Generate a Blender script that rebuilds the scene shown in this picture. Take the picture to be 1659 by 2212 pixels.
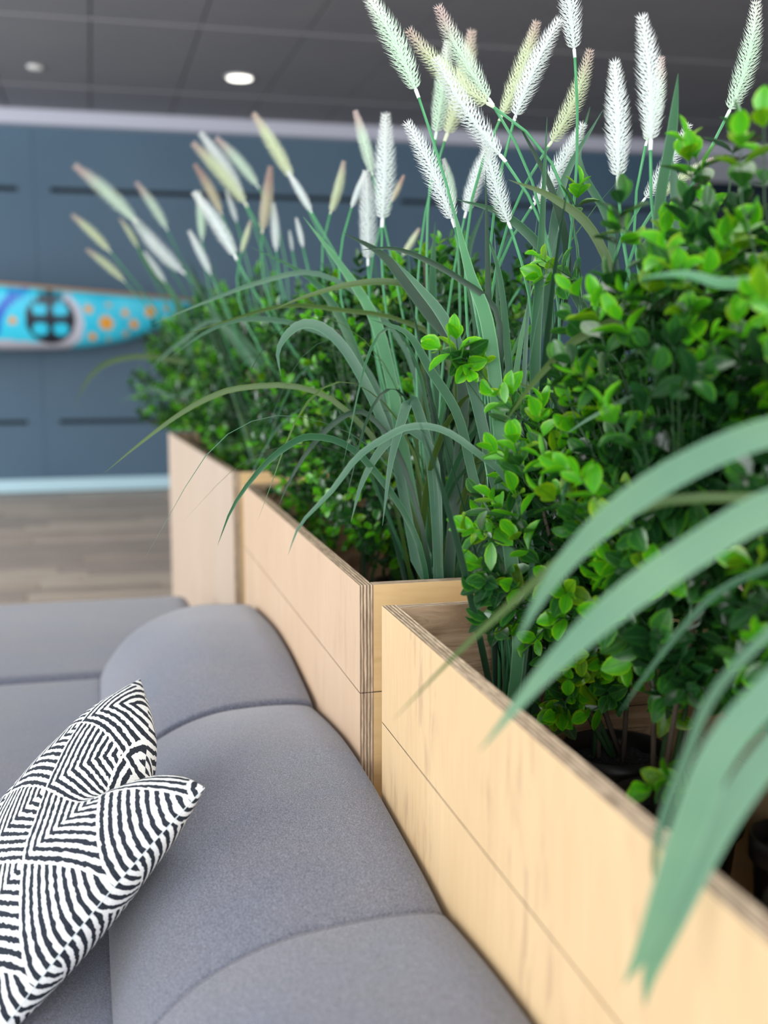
import bpy, bmesh, math, random
from mathutils import Vector, Matrix, Quaternion, noise

for o in list(bpy.data.objects):
    bpy.data.objects.remove(o, do_unlink=True)
C = bpy.context.scene.collection
R = math.radians

# ------------------------------------------------------------------ camera
W_PX, H_PX, F_PX = 1659, 2212, 2450.0
H = 1.35
PITCH = math.atan(350 / F_PX)
YAW = math.atan(635.5 / math.hypot(F_PX, 350))
FW = Vector((math.sin(YAW) * math.cos(PITCH), math.cos(YAW) * math.cos(PITCH), -math.sin(PITCH)))
RT = Vector((math.cos(YAW), -math.sin(YAW), 0))
UP = RT.cross(FW)
CAM = Vector((0, 0, H))
cd = bpy.data.cameras.new('camera')
cam = bpy.data.objects.new('camera', cd)
C.objects.link(cam)
m3 = Matrix((RT, UP, -FW)).transposed()
cam.matrix_world = Matrix.Translation(CAM) @ m3.to_4x4()
cd.sensor_fit = 'VERTICAL'
cd.sensor_height = 36
cd.lens = F_PX / H_PX * 36
cd.clip_start = 0.02
cd.dof.use_dof = True
cd.dof.focus_distance = 1.95
cd.dof.aperture_fstop = 2.0
bpy.context.scene.camera = cam

# ------------------------------------------------------------------ world, lights, exposure
sc = bpy.context.scene
sc.view_settings.view_transform = 'Standard'
sc.view_settings.look = 'None'
sc.view_settings.gamma = 1
sc.view_settings.use_curve_mapping = False
sc.view_settings.exposure = 0.0
world = bpy.data.worlds.new('world')
sc.world = world
world.use_nodes = True
bg = world.node_tree.nodes['Background']
bg.inputs[0].default_value = (0.80, 0.90, 1.0, 1)
bg.inputs[1].default_value = 1.15


def area(name, loc, target, sx, sy, power, col):
    l = bpy.data.lights.new(name, 'AREA')
    l.shape = 'RECTANGLE'
    l.size, l.size_y = sx, sy
    l.energy = power
    l.color = col
    o = bpy.data.objects.new(name, l)
    C.objects.link(o)
    o.location = loc
    o.rotation_euler = (Vector(target) - Vector(loc)).to_track_quat('-Z', 'Y').to_euler()
    o.visible_camera = True
    return o


area('window_light', (-4.8, 0.9, 2.0), (0.5, 1.6, 0.9), 5.0, 2.6, 150, (1.0, 0.985, 0.96))
area('window_light', (-5.4, 7.0, 1.9), (0.5, 7.6, 1.3), 6.4, 2.8, 400, (0.93, 0.97, 1.0))
area('window_light', (-0.6, -4.2, 2.1), (0.6, 2.4, 0.9), 6.0, 2.6, 330, (0.97, 0.985, 1.0))
area('window_light', (5.6, 1.0, 2.6), (0.9, 2.0, 1.2), 3.4, 2.4, 120, (0.95, 0.98, 1.0))  # area light from the right; no window opens in that wall


area('overhead_fill', (0.55, 1.4, 3.42), (0.55, 1.4, 0), 1.2, 3.4, 62, (1.0, 0.985, 0.96))  # unseen overhead fill, added to brighten rims, pots and leaf tops


# ------------------------------------------------------------------ helpers
def ray(x, y):
    return FW * F_PX + RT * (x - W_PX / 2) - UP * (y - H_PX / 2)


def at(x, y, d):
    """world point seen at pixel x, y at depth d metres along the view axis"""
    return CAM + ray(x, y) * (d / F_PX)


def at_y(x, y, Y):
    r = ray(x, y)
    return CAM + r * (Y / r.y)


def pix(P):
    v = P - CAM
    z = v.dot(FW)
    if z <= 0.05:
        return None
    return (W_PX / 2 + F_PX * v.dot(RT) / z, H_PX / 2 - F_PX * v.dot(UP) / z, z)


def mesh_obj(name, me, parent=None):
    o = bpy.data.objects.new(name, me)
    C.objects.link(o)
    if parent:
        o.parent = parent
    return o


def obj(name, bm, mats, parent=None, smooth=False, loc=None):
    me = bpy.data.meshes.new(name)
    bm.to_mesh(me)
    bm.free()
    for m in (mats if isinstance(mats, (list, tuple)) else [mats]):
        me.materials.append(m)
    if smooth:
        for p in me.polygons:
            p.use_smooth = True
    o = mesh_obj(name, me, parent)
    if loc is not None:
        o.location = loc
    return o


def tag(o, label=None, cat=None, group=None, kind=None):
    if label: o['label'] = label
    if cat: o['category'] = cat
    if group: o['group'] = group
    if kind: o['kind'] = kind
    return o


def empty(name, loc, label=None, cat=None, group=None, rz=0):
    o = bpy.data.objects.new(name, None)
    C.objects.link(o)
    o.location = loc
    o.rotation_euler.z = rz
    o.empty_display_size = 0.05
    tag(o, label, cat, group)
    return o


def box(bm, x0, x1, y0, y1, z0, z1, bev=0.0, mat=0):
    r = bmesh.ops.create_cube(bm, size=1)
    vs = r['verts']
    for v in vs:
        v.co = Vector(((x0 + x1) / 2 + v.co.x * (x1 - x0), (y0 + y1) / 2 + v.co.y * (y1 - y0), (z0 + z1) / 2 + v.co.z * (z1 - z0)))
    fs = list({f for v in vs for f in v.link_faces})
    for f in fs: f.material_index = mat
    if bev:
        es = list({e for v in vs for e in v.link_edges})
        bmesh.ops.bevel(bm, geom=es, offset=bev, segments=2, affect='EDGES', profile=0.5)
    return bm


def nbox(*a, **k):
    return box(bmesh.new(), *a, **k)


def tube(bm, pts, rad, n=6, cap=True, mat=0):
    pts = [Vector(p) for p in pts]
    rads = rad if isinstance(rad, (list, tuple)) else [rad] * len(pts)
    prev = None
    rings = []
    up = Vector((0.123, 0.3, 0.9)).normalized()
    for i, p in enumerate(pts):
        t = (pts[min(i + 1, len(pts) - 1)] - pts[max(i - 1, 0)]).normalized()
        a = (up - t * up.dot(t))
        if a.length < 1e-3: a = Vector((1, 0, 0)) - t * t.x
        a.normalize()
        b = t.cross(a)
        up = a
        rings.append([bm.verts.new(p + (a * math.cos(2 * math.pi * k / n) + b * math.sin(2 * math.pi * k / n)) * rads[i]) for k in range(n)])
    for i in range(len(rings) - 1):
        for k in range(n):
            f = bm.faces.new((rings[i][k], rings[i][(k + 1) % n], rings[i + 1][(k + 1) % n], rings[i + 1][k]))
            f.material_index = mat
    if cap:
        try:
            bm.faces.new(rings[0][::-1]); bm.faces.new(rings[-1])
        except Exception:
            pass
    return bm


def smooth_path(pts, n):
    """Catmull-Rom through pts, n samples"""
    P = [Vector(p) for p in pts]
    P = [P[0] * 2 - P[1]] + P + [P[-1] * 2 - P[-2]]
    out = []
    segs = len(P) - 3
    for i in range(n):
        u = i / (n - 1) * segs
        s = min(int(u), segs - 1)
        t = u - s
        a, b, c, d = P[s:s + 4]
        out.append(0.5 * ((2 * b) + (c - a) * t + (2 * a - 5 * b + 4 * c - d) * t * t + (3 * b - a - 3 * c + d) * t ** 3))
    return out


# ------------------------------------------------------------------ material helpers
def mat(name, col, rough=0.6, **k):
    m = bpy.data.materials.new(name)
    m.use_nodes = True
    b = m.node_tree.nodes['Principled BSDF']
    b.inputs['Base Color'].default_value = (*col, 1)
    b.inputs['Roughness'].default_value = rough
    if 'spec' in k: b.inputs['Specular IOR Level'].default_value = k['spec']
    if 'emit' in k:
        b.inputs['Emission Color'].default_value = (*k['emit'], 1)
        b.inputs['Emission Strength'].default_value = k.get('es', 1)
    return m


class NT:
    def __init__(s, m):
        s.t = m.node_tree
        s.b = s.t.nodes['Principled BSDF']

    def n(s, typ, **k):
        nd = s.t.nodes.new(typ)
        for a, v in k.items():
            setattr(nd, a, v)
        return nd

    def l(s, a, b):
        s.t.links.new(a, b)

    def coord(s, kind='Object', scale=(1, 1, 1), rot=(0, 0, 0)):
        tc = s.n('ShaderNodeTexCoord')
        mp = s.n('ShaderNodeMapping')
        mp.inputs['Scale'].default_value = scale
        mp.inputs['Rotation'].default_value = rot
        s.l(tc.outputs[kind], mp.inputs['Vector'])
        return mp.outputs[0]

    def noise(s, vec, scale, detail=3, rough=0.5, dist=0):
        nd = s.n('ShaderNodeTexNoise')
        nd.inputs['Scale'].default_value = scale
        nd.inputs['Detail'].default_value = detail
        nd.inputs['Roughness'].default_value = rough
        nd.inputs['Distortion'].default_value = dist
        s.l(vec, nd.inputs['Vector'])
        return nd.outputs['Fac']

    def ramp(s, fac, stops):
        r = s.n('ShaderNodeValToRGB')
        e = r.color_ramp.elements
        while len(e) < len(stops): e.new(0.5)
        for q, (p, c) in zip(e, stops):
            q.position = p
            q.color = (*c, 1) if len(c) == 3 else c
        s.l(fac, r.inputs[0])
        return r.outputs[0]

    def mix(s, a, b, fac, mode='MIX'):
        nd = s.n('ShaderNodeMix', data_type='RGBA', blend_type=mode)
        for sock, v in ((nd.inputs['A'], a), (nd.inputs['B'], b)):
            if isinstance(v, tuple): sock.default_value = (*v, 1)
            else: s.l(v, sock)
        if isinstance(fac, (int, float)): nd.inputs['Factor'].default_value = fac
        else: s.l(fac, nd.inputs['Factor'])
        return nd.outputs['Result']

    def math(s, op, a, b=None, c=None):
        nd = s.n('ShaderNodeMath', operation=op)
        for i, v in enumerate((a, b, c)):
            if v is None: continue
            if isinstance(v, (int, float)): nd.inputs[i].default_value = v
            else: s.l(v, nd.inputs[i])
        return nd.outputs[0]

    def bump(s, h, strength=0.3, dist=0.001):
        nd = s.n('ShaderNodeBump')
        nd.inputs['Strength'].default_value = strength
        nd.inputs['Distance'].default_value = dist
        s.l(h, nd.inputs['Height'])
        s.l(nd.outputs[0], s.b.inputs['Normal'])

    def color(s, c):
        s.l(c, s.b.inputs['Base Color'])


def plywood(name, light, mid, dark, axis='Z', streak=0.5):
    """plywood face veneer, long vertical grain with darker weathered streaks"""
    m = mat(name, light, 0.5, spec=0.35)
    t = NT(m)
    sc_ = {'Z': (14, 14, 0.9), 'X': (1.2, 9, 9), 'Y': (9, 1.2, 9)}[axis]
    v = t.coord('Object', sc_)
    fine = t.noise(v, 9, 5, 0.6, 0.4)
    broad = t.noise(t.coord('Object', (3, 3, 0.8)), 1.6, 4, 0.6, 0.7)
    c = t.ramp(fine, [(0.30, mid), (0.62, light)])
    c = t.mix(light, c, 0.55)
    big = t.ramp(broad, [(0.35, (0.90, 0.86, 0.80)), (0.7, (1, 1, 1))])
    c = t.mix(c, big, 0.6, 'MULTIPLY')
    # weathered streaks, sparse and running with the grain
    s1 = t.noise(t.coord('Object', {'Z': (17, 17, 2.6), 'X': (3, 20, 20), 'Y': (20, 3, 20)}[axis]), 2.2, 5, 0.62, 0.0)
    gate = t.noise(t.coord('Object', (2.6, 2.6, 2.6)), 1.7, 2, 0.5, 0)
    sf = t.math('MULTIPLY', t.ramp(s1, [(0.52, (0, 0, 0)), (0.60, (1, 1, 1))]), t.ramp(gate, [(0.515, (0, 0, 0)), (0.60, (1, 1, 1))]))
    c = t.mix(c, dark, t.math('MULTIPLY', sf, streak))
    t.color(c)
    t.bump(fine, 0.12, 0.0006)
    return m


def plyedge(name, axis):
    """the layered edge of a plywood sheet; layers are stacked along the given axis"""
    m = mat(name, (0.35, 0.24, 0.15), 0.7, spec=0.25)
    t = NT(m)
    tc = t.n('ShaderNodeTexCoord')
    sp = t.n('ShaderNodeSeparateXYZ')
    t.l(tc.outputs['Object'], sp.inputs[0])
    x = sp.outputs[{'X': 0, 'Y': 1}[axis]]
    wob = t.noise(t.coord('Object', (110, 4, 3) if axis == 'X' else (4, 110, 3)), 2, 4, 0.6)
    ph = t.math('ADD', t.math('MULTIPLY', x, 2 * math.pi / 0.0062), t.math('MULTIPLY', wob, 7.0))
    s = t.math('SINE', ph)
    c = t.ramp(t.math('MULTIPLY_ADD', s, 0.5, 0.5), [(0.3, (0.27, 0.19, 0.13)), (0.8, (0.70, 0.57, 0.42))])
    nn = t.noise(t.coord('Object', (60, 8, 6) if axis == 'X' else (8, 60, 6)), 4, 5, 0.7)
    c = t.mix(c, t.ramp(nn, [(0.32, (0.45, 0.42, 0.40)), (0.62, (1.2, 1.17, 1.14))]), 0.9, 'MULTIPLY')
    t.color(c)
    t.bump(nn, 0.4, 0.0008)
    return m


M = {}
M['ply'] = plywood('plywood_honey', (0.80, 0.585, 0.335), (0.70, 0.485, 0.26), (0.52, 0.34, 0.20), 'Z', 0.6)
M['ply_pink_cast'] = plywood('plywood_pink_cast', (0.71, 0.515, 0.355), (0.62, 0.43, 0.285), (0.45, 0.30, 0.20), 'Z', 0.3)  # same plywood; the pinker, paler tone of its light is in the colour
M['ply_far'] = plywood('plywood_far', (0.60, 0.475, 0.375), (0.53, 0.405, 0.31), (0.42, 0.30, 0.22), 'Z', 0.2)  # same plywood again, lighting at the far planter put into the colour
M['ply_end'] = plywood('plywood_end', (0.78, 0.56, 0.29), (0.68, 0.45, 0.21), (0.5, 0.32, 0.16), 'X', 0.3)
M['edge_x'] = plyedge('plywood_edge', 'X')
M['edge_y'] = plyedge('plywood_edge_cross', 'Y')


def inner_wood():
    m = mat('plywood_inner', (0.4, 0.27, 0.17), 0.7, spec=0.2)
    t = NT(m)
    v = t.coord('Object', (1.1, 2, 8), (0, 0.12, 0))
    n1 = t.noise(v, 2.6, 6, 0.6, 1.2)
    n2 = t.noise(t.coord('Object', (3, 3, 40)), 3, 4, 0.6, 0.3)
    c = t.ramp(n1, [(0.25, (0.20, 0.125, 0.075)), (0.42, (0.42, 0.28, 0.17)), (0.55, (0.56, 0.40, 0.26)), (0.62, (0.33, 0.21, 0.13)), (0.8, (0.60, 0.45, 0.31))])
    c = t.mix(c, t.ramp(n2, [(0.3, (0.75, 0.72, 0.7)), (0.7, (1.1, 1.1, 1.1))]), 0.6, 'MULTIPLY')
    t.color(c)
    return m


M['inner'] = inner_wood()


def fabric():
    m = mat('grey_wool_fabric', (0.2, 0.2, 0.22), 0.92, spec=0.15)
    t = NT(m)
    v = t.coord('Object')
    f1 = t.noise(v, 900, 2, 0.6)
    f2 = t.noise(v, 430, 2, 0.6)
    big = t.noise(v, 5, 2, 0.5)
    c = t.ramp(f1, [(0.32, (0.048, 0.058, 0.082)), (0.5, (0.125, 0.139, 0.178)), (0.68, (0.25, 0.268, 0.32))])
    c = t.mix(c, t.ramp(f2, [(0.38, (0.58, 0.585, 0.62)), (0.62, (1.36, 1.34, 1.34))]), 1.0, 'MULTIPLY')
    c = t.mix(c, t.ramp(big, [(0.35, (0.94, 0.95, 1.0)), (0.65, (1.05, 1.0, 0.98))]), 1.0, 'MULTIPLY')
    t.color(c)
    t.b.inputs['Sheen Weight'].default_value = 0.35
    t.b.inputs['Sheen Roughness'].default_value = 0.5
    t.bump(t.math('ADD', f1, f2), 0.30, 0.0006)
    return m


M['fabric'] = fabric()
M['thread'] = mat('dark_thread', (0.055, 0.06, 0.075), 0.9)
M['plinth'] = mat('dark_plinth', (0.03, 0.03, 0.035), 0.7)
M['pot'] = mat('black_plastic_pot', (0.012, 0.011, 0.011), 0.38, spec=0.4)


def soil():
    m = mat('dark_soil', (0.02, 0.02, 0.022), 0.8)
    t = NT(m)
    v = t.coord('Object')
    n1 = t.noise(v, 140, 5, 0.7)
    t.color(t.ramp(n1, [(0.4, (0.008, 0.008, 0.01)), (0.62, (0.05, 0.048, 0.06)), (0.74, (0.22, 0.21, 0.26))]))
    t.bump(n1, 1.0, 0.006)
    return m


M['soil'] = soil()


def leafmat(name, base, edge, vein, rough, trans):
    m = mat(name, base, rough, spec=0.5)
    t = NT(m)
    uv = t.n('ShaderNodeUVMap', uv_map='uv')
    sp = t.n('ShaderNodeSeparateXYZ')
    t.l(uv.outputs[0], sp.inputs[0])
    a = t.math('ABSOLUTE', t.math('SUBTRACT', sp.outputs[0], 0.5))
    c = t.mix(vein, base, t.ramp(a, [(0.0, (0, 0, 0)), (0.07, (1, 1, 1))]))
    # side veins
    wv = t.math('SINE', t.math('ADD', t.math('MULTIPLY', sp.outputs[1], 34), t.math('MULTIPLY', a, -26)))
    c = t.mix(c, vein, t.math('MULTIPLY', t.ramp(wv, [(0.86, (0, 0, 0)), (1.0, (1, 1, 1))]), 0.35))
    c = t.mix(c, edge, t.ramp(t.math('ADD', a, t.math('MULTIPLY', sp.outputs[1], 0.12)), [(0.40, (0, 0, 0)), (0.56, (1, 1, 1))]))
    n = t.noise(t.coord('Object'), 60, 3)
    c = t.mix(c, t.ramp(n, [(0.35, (0.75, 0.8, 0.75)), (0.65, (1.15, 1.1, 1.0))]), 0.8, 'MULTIPLY')
    t.color(c)
    tr = t.n('ShaderNodeBsdfTranslucent')
    t.l(c, tr.inputs[0])
    mx = t.n('ShaderNodeMixShader')
    mx.inputs[0].default_value = trans
    out = t.t.nodes['Material Output']
    t.l(t.b.outputs[0], mx.inputs[1]); t.l(tr.outputs[0], mx.inputs[2]); t.l(mx.outputs[0], out.inputs[0])
    return m


M['leaf_dark'] = leafmat('leaf_dark', (0.009, 0.052, 0.013), (0.02, 0.09, 0.015), (0.035, 0.115, 0.035), 0.24, 0.10)
M['leaf_mid'] = leafmat('leaf_mid', (0.020, 0.115, 0.018), (0.07, 0.26, 0.015), (0.06, 0.19, 0.05), 0.26, 0.15)
M['leaf_lime'] = leafmat('leaf_lime', (0.085, 0.42, 0.008), (0.24, 0.60, 0.01), (0.055, 0.28, 0.03), 0.3, 0.25)
M['leaf_yellow'] = leafmat('leaf_yellow', (0.13, 0.33, 0.006), (0.30, 0.50, 0.01), (0.05, 0.17, 0.01), 0.3, 0.25)


def blademat(name, base, edge, rough=0.42):
    m = mat(name, base, rough, spec=0.45)
    t = NT(m)
    uv = t.n('ShaderNodeUVMap', uv_map='uv')
    sp = t.n('ShaderNodeSeparateXYZ')
    t.l(uv.outputs[0], sp.inputs[0])
    a = t.math('ABSOLUTE', t.math('SUBTRACT', sp.outputs[0], 0.5))
    c = t.mix(base, edge, t.ramp(a, [(0.40, (0, 0, 0)), (0.5, (1, 1, 1))]))
    s = t.math('SINE', t.math('MULTIPLY', sp.outputs[0], 60))
    c = t.mix(c, t.ramp(s, [(0.0, (0.86, 0.88, 0.86)), (1, (1.05, 1.05, 1.05))]), 0.6, 'MULTIPLY')
    n = t.noise(t.coord('Object', (1, 1, 1)), 9, 3)
    c = t.mix(c, t.ramp(n, [(0.35, (0.78, 0.85, 0.85)), (0.65, (1.1, 1.05, 0.98))]), 0.8, 'MULTIPLY')
    t.color(c)
    tr = t.n('ShaderNodeBsdfTranslucent')
    t.l(c, tr.inputs[0])
    mx = t.n('ShaderNodeMixShader')
    mx.inputs[0].default_value = 0.18
    out = t.t.nodes['Material Output']
    t.l(t.b.outputs[0], mx.inputs[1]); t.l(tr.outputs[0], mx.inputs[2]); t.l(mx.outputs[0], out.inputs[0])
    return m


M['blade_dark'] = blademat('blade_dark', (0.014, 0.055, 0.026), (0.045, 0.125, 0.06))
M['blade_mid'] = blademat('blade_mid', (0.032, 0.125, 0.056), (0.10, 0.26, 0.13))
M['blade_light'] = blademat('blade_light', (0.085, 0.275, 0.125), (0.25, 0.48, 0.28))
M['blade_grey'] = blademat('blade_grey', (0.075, 0.180, 0.112), (0.16, 0.32, 0.21), 0.42)
M['blade_pale'] = blademat('blade_pale', (0.135, 0.290, 0.180), (0.20, 0.38, 0.25), 0.5)
M['blade_olive'] = blademat('blade_olive', (0.060, 0.125, 0.022), (0.13, 0.22, 0.05))
M['stem'] = mat('green_stem', (0.05, 0.26, 0.10), 0.4)
M['twig'] = mat('green_twig', (0.035, 0.10, 0.035), 0.55)
M['bark'] = mat('brown_branch', (0.11, 0.085, 0.065), 0.8)


def plumemat(name, base, tip, t0):
    m = mat(name, base, 0.6, spec=0.3)
    t = NT(m)
    uv = t.n('ShaderNodeUVMap', uv_map='uv')
    sp = t.n('ShaderNodeSeparateXYZ')
    t.l(uv.outputs[0], sp.inputs[0])
    c = t.mix(base, tip, t.ramp(sp.outputs[1], [(t0, (0, 0, 0)), (min(1, t0 + 0.3), (1, 1, 1))]))
    t.color(c)
    tr = t.n('ShaderNodeBsdfTranslucent')
    t.l(c, tr.inputs[0])
    mx = t.n('ShaderNodeMixShader')
    mx.inputs[0].default_value = 0.3
    out = t.t.nodes['Material Output']
    t.l(t.b.outputs[0], mx.inputs[1]); t.l(tr.outputs[0], mx.inputs[2]); t.l(mx.outputs[0], out.inputs[0])
    return m


M['plume_w'] = plumemat('plume_white', (0.92, 0.97, 0.96), (0.90, 0.93, 0.92), 0.6)
M['plume_g'] = plumemat('plume_green_white', (0.82, 0.96, 0.84), (0.90, 0.93, 0.88), 0.6)
M['plume_y'] = plumemat('plume_cream', (0.84, 0.90, 0.70), (0.74, 0.63, 0.57), 0.68)
M['plume_p'] = plumemat('plume_pink_tip', (0.84, 0.95, 0.85), (0.78, 0.67, 0.64), 0.6)
M['plume_t'] = plumemat('plume_tan', (0.80, 0.76, 0.60), (0.66, 0.50, 0.44), 0.5)

# ------------------------------------------------------------------ structure
YW = 11.2
wallm = mat('blue_slate_wall', (0.055, 0.115, 0.165), 0.55)
t = NT(wallm)
t.color(t.ramp(t.noise(t.coord('Object'), 0.8, 3), [(0.3, (0.060, 0.118, 0.178)), (0.7, (0.074, 0.136, 0.198))]))
wallg = mat('slot_dark', (0.006, 0.008, 0.011), 0.8)
side = mat('side_wall_grey', (0.32, 0.35, 0.38), 0.8)

wb = tag(obj('wall_back', nbox(-9, 9, YW + 0.05, YW + 0.2, 0, 3.6), wallg), kind='structure')
rows = [(0.12, 0.655), (0.695, 1.75), (1.753, 2.79), (2.835, 3.37)]
cols = [(-8.9, -4.5), (-4.497, -0.445), (-0.442, 2.9), (2.903, 6.2)]
for z0, z1 in rows:
    for x0, x1 in cols:
        obj('panel', nbox(x0, x1, YW, YW + 0.06, z0, z1, 0.001), wallm, wb)
for z0, z1 in ((0.65, 0.70), (2.785, 2.84)):
    for x0, x1 in ((-0.59, -0.30), (-4.65, -4.35), (2.75, 3.05), (6.05, 6.2)):
        obj('slot_block', nbox(x0, x1, YW + 0.004, YW + 0.055, z0, z1), wallm, wb)
tag(obj('baseboard_back', nbox(-9, 6.2, YW - 0.025, YW + 0.05, 0.015, 0.135, 0.003), mat('pale_baseboard', (0.50, 0.72, 0.80), 0.35)), kind='structure')
bandm = mat('lit_ceiling_band', (0.55, 0.56, 0.66), 0.6)  # pale colour stands for cove light washing the ceiling along the wall
tag(obj('ceiling_band_1', nbox(-9, 9, YW - 0.14, YW + 0.1, 3.37, 3.5, 0.004), bandm), kind='structure')
# glazed opening at the far right of the back wall
w1 = tag(empty('window_1', (7.4, YW, 0)), kind='structure')
frm = mat('grey_window_frame', (0.36, 0.38, 0.42), 0.5)
gl = mat('dark_glass', (0.012, 0.022, 0.035), 0.08)
for x0, x1, z0, z1 in ((6.2, 6.3, 0, 3.37), (8.9, 9.0, 0, 3.37), (6.3, 8.9, 3.12, 3.37), (6.3, 8.9, 0, 0.14), (7.56, 7.64, 0.14, 3.12)):
    obj('frame', nbox(x0 - 7.4, x1 - 7.4, -0.03, 0.05, z0, z1, 0.004), frm, w1)
for x0, x1 in ((6.3, 7.56), (7.64, 8.9)):
    obj('pane', nbox(x0 - 7.4, x1 - 7.4, 0.0, 0.02, 0.14, 3.12), gl, w1)
tag(obj('wall_right', nbox(9, 9.15, -4, YW + 0.2, 0, 3.6), side), kind='structure')

# floor
floorm = mat('floor_wood', (0.3, 0.22, 0.16), 0.5)


def woodfloor(name, a, b, c):
    m = mat(name, a, 0.45, spec=0.4)
    t = NT(m)
    n1 = t.noise(t.coord('Object', (1.2, 10, 1)), 2.4, 5, 0.6, 0.5)
    n2 = t.noise(t.coord('Object', (0.6, 5, 1)), 1.3, 2, 0.5)
    col = t.ramp(n1, [(0.28, b), (0.5, a), (0.72, c)])
    col = t.mix(col, t.ramp(n2, [(0.3, (0.8, 0.8, 0.82)), (0.7, (1.12, 1.1, 1.08))]), 0.8, 'MULTIPLY')
    t.color(col)
    return m


fl = [woodfloor('floor_oak', (0.56, 0.44, 0.34), (0.42, 0.32, 0.245), (0.66, 0.54, 0.43)),
      woodfloor('floor_oak_dark', (0.46, 0.37, 0.30), (0.36, 0.29, 0.235), (0.56, 0.46, 0.37)),
      woodfloor('floor_oak_pale', (0.64, 0.52, 0.41), (0.52, 0.41, 0.31), (0.72, 0.61, 0.50))]
floor = tag(obj('floor', nbox(-9, 9, -5, YW + 0.2, -0.15, 0.0), fl[0]), kind='structure')
rnd = random.Random(5)
plank_meshes = []
for i in range(3):
    bm = nbox(-0.697, 0.697, -0.0785, 0.0785, 0.0, 0.012, 0.0015)
    me = bpy.data.meshes.new('plank')
    bm.to_mesh(me); bm.free(); me.materials.append(fl[i]); plank_meshes.append(me)
y = 4.1
while y < YW - 0.1:
    x = -2.4 + rnd.uniform(0, 1.4)
    while x < 1.2:
        if -2.2 < x < 1.6:
            o = mesh_obj('plank', rnd.choice(plank_meshes), floor)
            o.location = (x, y, rnd.uniform(0, 0.0008))
        x += 1.4
    y += 0.16

# ceiling
cm = mat('ceiling_panel_grey', (0.24, 0.235, 0.245), 0.7)
t = NT(cm)
t.color(t.ramp(t.noise(t.coord('Object'), 1.5, 3), [(0.3, (0.185, 0.190, 0.215)), (0.7, (0.205, 0.207, 0.23))]))
ceil = tag(obj('ceiling', nbox(-9, 9, -5, YW + 0.2, 3.53, 3.7), mat('ceiling_void', (0.05, 0.05, 0.055), 0.8)), kind='structure')
ys = [-4.0, -2.0, 0.02, 2.03, 4.05, 6.06, 8.06, 10.1, YW - 0.14]
for j in range(len(ys) - 1):
    big = ys[j + 1] <= 5
    xs = [-8.9, -4.2, 0.08, 4.4, 8.95] if big else [-8.9] + [0.08 + 0.72 * k for k in range(-5, 12)] + [8.95]
    for i in range(len(xs) - 1):
        obj('ceiling_panel', nbox(xs[i] + 0.006, xs[i + 1] - 0.006, ys[j] + 0.012, ys[j + 1] - 0.012, 3.5, 3.525, 0.002), cm, ceil)
barm = mat('ceiling_bar_grey', (0.36, 0.355, 0.38), 0.5)
for yb in ys[1:-1]:
    obj('ceiling_bar', nbox(-8.9, 8.95, yb - 0.011, yb + 0.011, 3.497, 3.53), barm, ceil)
lampm = mat('downlight_glow', (1, 0.96, 0.88), 0.5, emit=(1, 0.95, 0.86), es=4)
lamp2 = mat('downlight_dim', (0.6, 0.6, 0.6), 0.5, emit=(1, 0.97, 0.92), es=0.25)
rim = mat('downlight_rim', (0.7, 0.7, 0.7), 0.4)


def downlight(x, y, r, glow, label):
    e = empty('downlight', (x, y, 3.5), label, 'ceiling light')
    bm = bmesh.new()
    tube(bm, [(0, 0, 0.0), (0, 0, -0.004)], [r, r], 32)
    tube(bm, [(0, 0, -0.004), (0, 0, -0.012)], [r, r * 0.93], 32)
    obj('ring', bm, rim, e)
    bm = bmesh.new()
    tube(bm, [(0, 0, -0.010), (0, 0, -0.016)], [r * 0.86, r * 0.80], 32)
    obj('diffuser', bm, glow, e)


downlight(1.23, 9.41, 0.115, lampm, 'bright round downlight in the grey ceiling above the plumes')
downlight(-0.33, 9.46, 0.06, lamp2, 'small dim round fitting in the ceiling near the upper left corner')

# ------------------------------------------------------------------ canoe on the back wall
YC = 10.5
XC, HL = -1.0, 1.95


def cz(x):
    s = min(1, abs(x - XC) / HL)
    zb = 1.352 + 0.46 * s ** 4.4
    zt = 1.862 - 0.068 * (x + 0.24) if x > XC else 1.914 - 0.02 * (XC - x)
    return zt, min(zb, zt - 0.012)


canoe = empty('canoe', (XC, YC, 1.35), 'turquoise painted canoe with orange stars hung on the blue wall', 'canoe')
NX, NS = 400, 64


def csec(x, u, ins=0.0):
    """u 0..1: near gunwale, keel, far gunwale"""
    s = min(1, abs(x - XC) / HL)
    zt, zb = cz(x)
    hw = 0.36 * max(0.0, 1 - s ** 2.6) ** 0.75 + 0.006
    a = math.pi * u
    yy = -math.copysign(abs(math.cos(a)) ** 0.55, math.cos(a)) * (hw - ins)
    zz = zt - (zt - zb - ins) * abs(math.sin(a)) ** 0.62
    return Vector((x - XC, yy, zz - 1.35))


def px_xz(px, py, Y=YC - 0.3):
    p = at_y(px, py, Y)
    return p.x, p.z


stars = [(28, 692, 9), (190, 667, 9), (235, 660, 6), (270, 675, 10), (230, 698, 17), (290, 700, 11), (200, 727, 9), (272, 720, 7), (235, 732, 5), (325, 672, 13), (362, 665, 7), (343, 728, 8), (358, 700, 7)]
stars = [(*px_xz(a, b), r * 10.3 / F_PX) for a, b, r in stars]
whc = px_xz(109, 690)
K = 10.3 / F_PX
band = [px_xz(*q) for q in [(-900, 735), (-300, 738), (-60, 740), (30, 746), (90, 751), (140, 746), (165, 728), (172, 700), (165, 672), (150, 655), (132, 645)]]
blue = [px_xz(*q) for q in [(55, 625), (30, 640), (8, 662), (-6, 690), (-8, 715)]]


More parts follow.
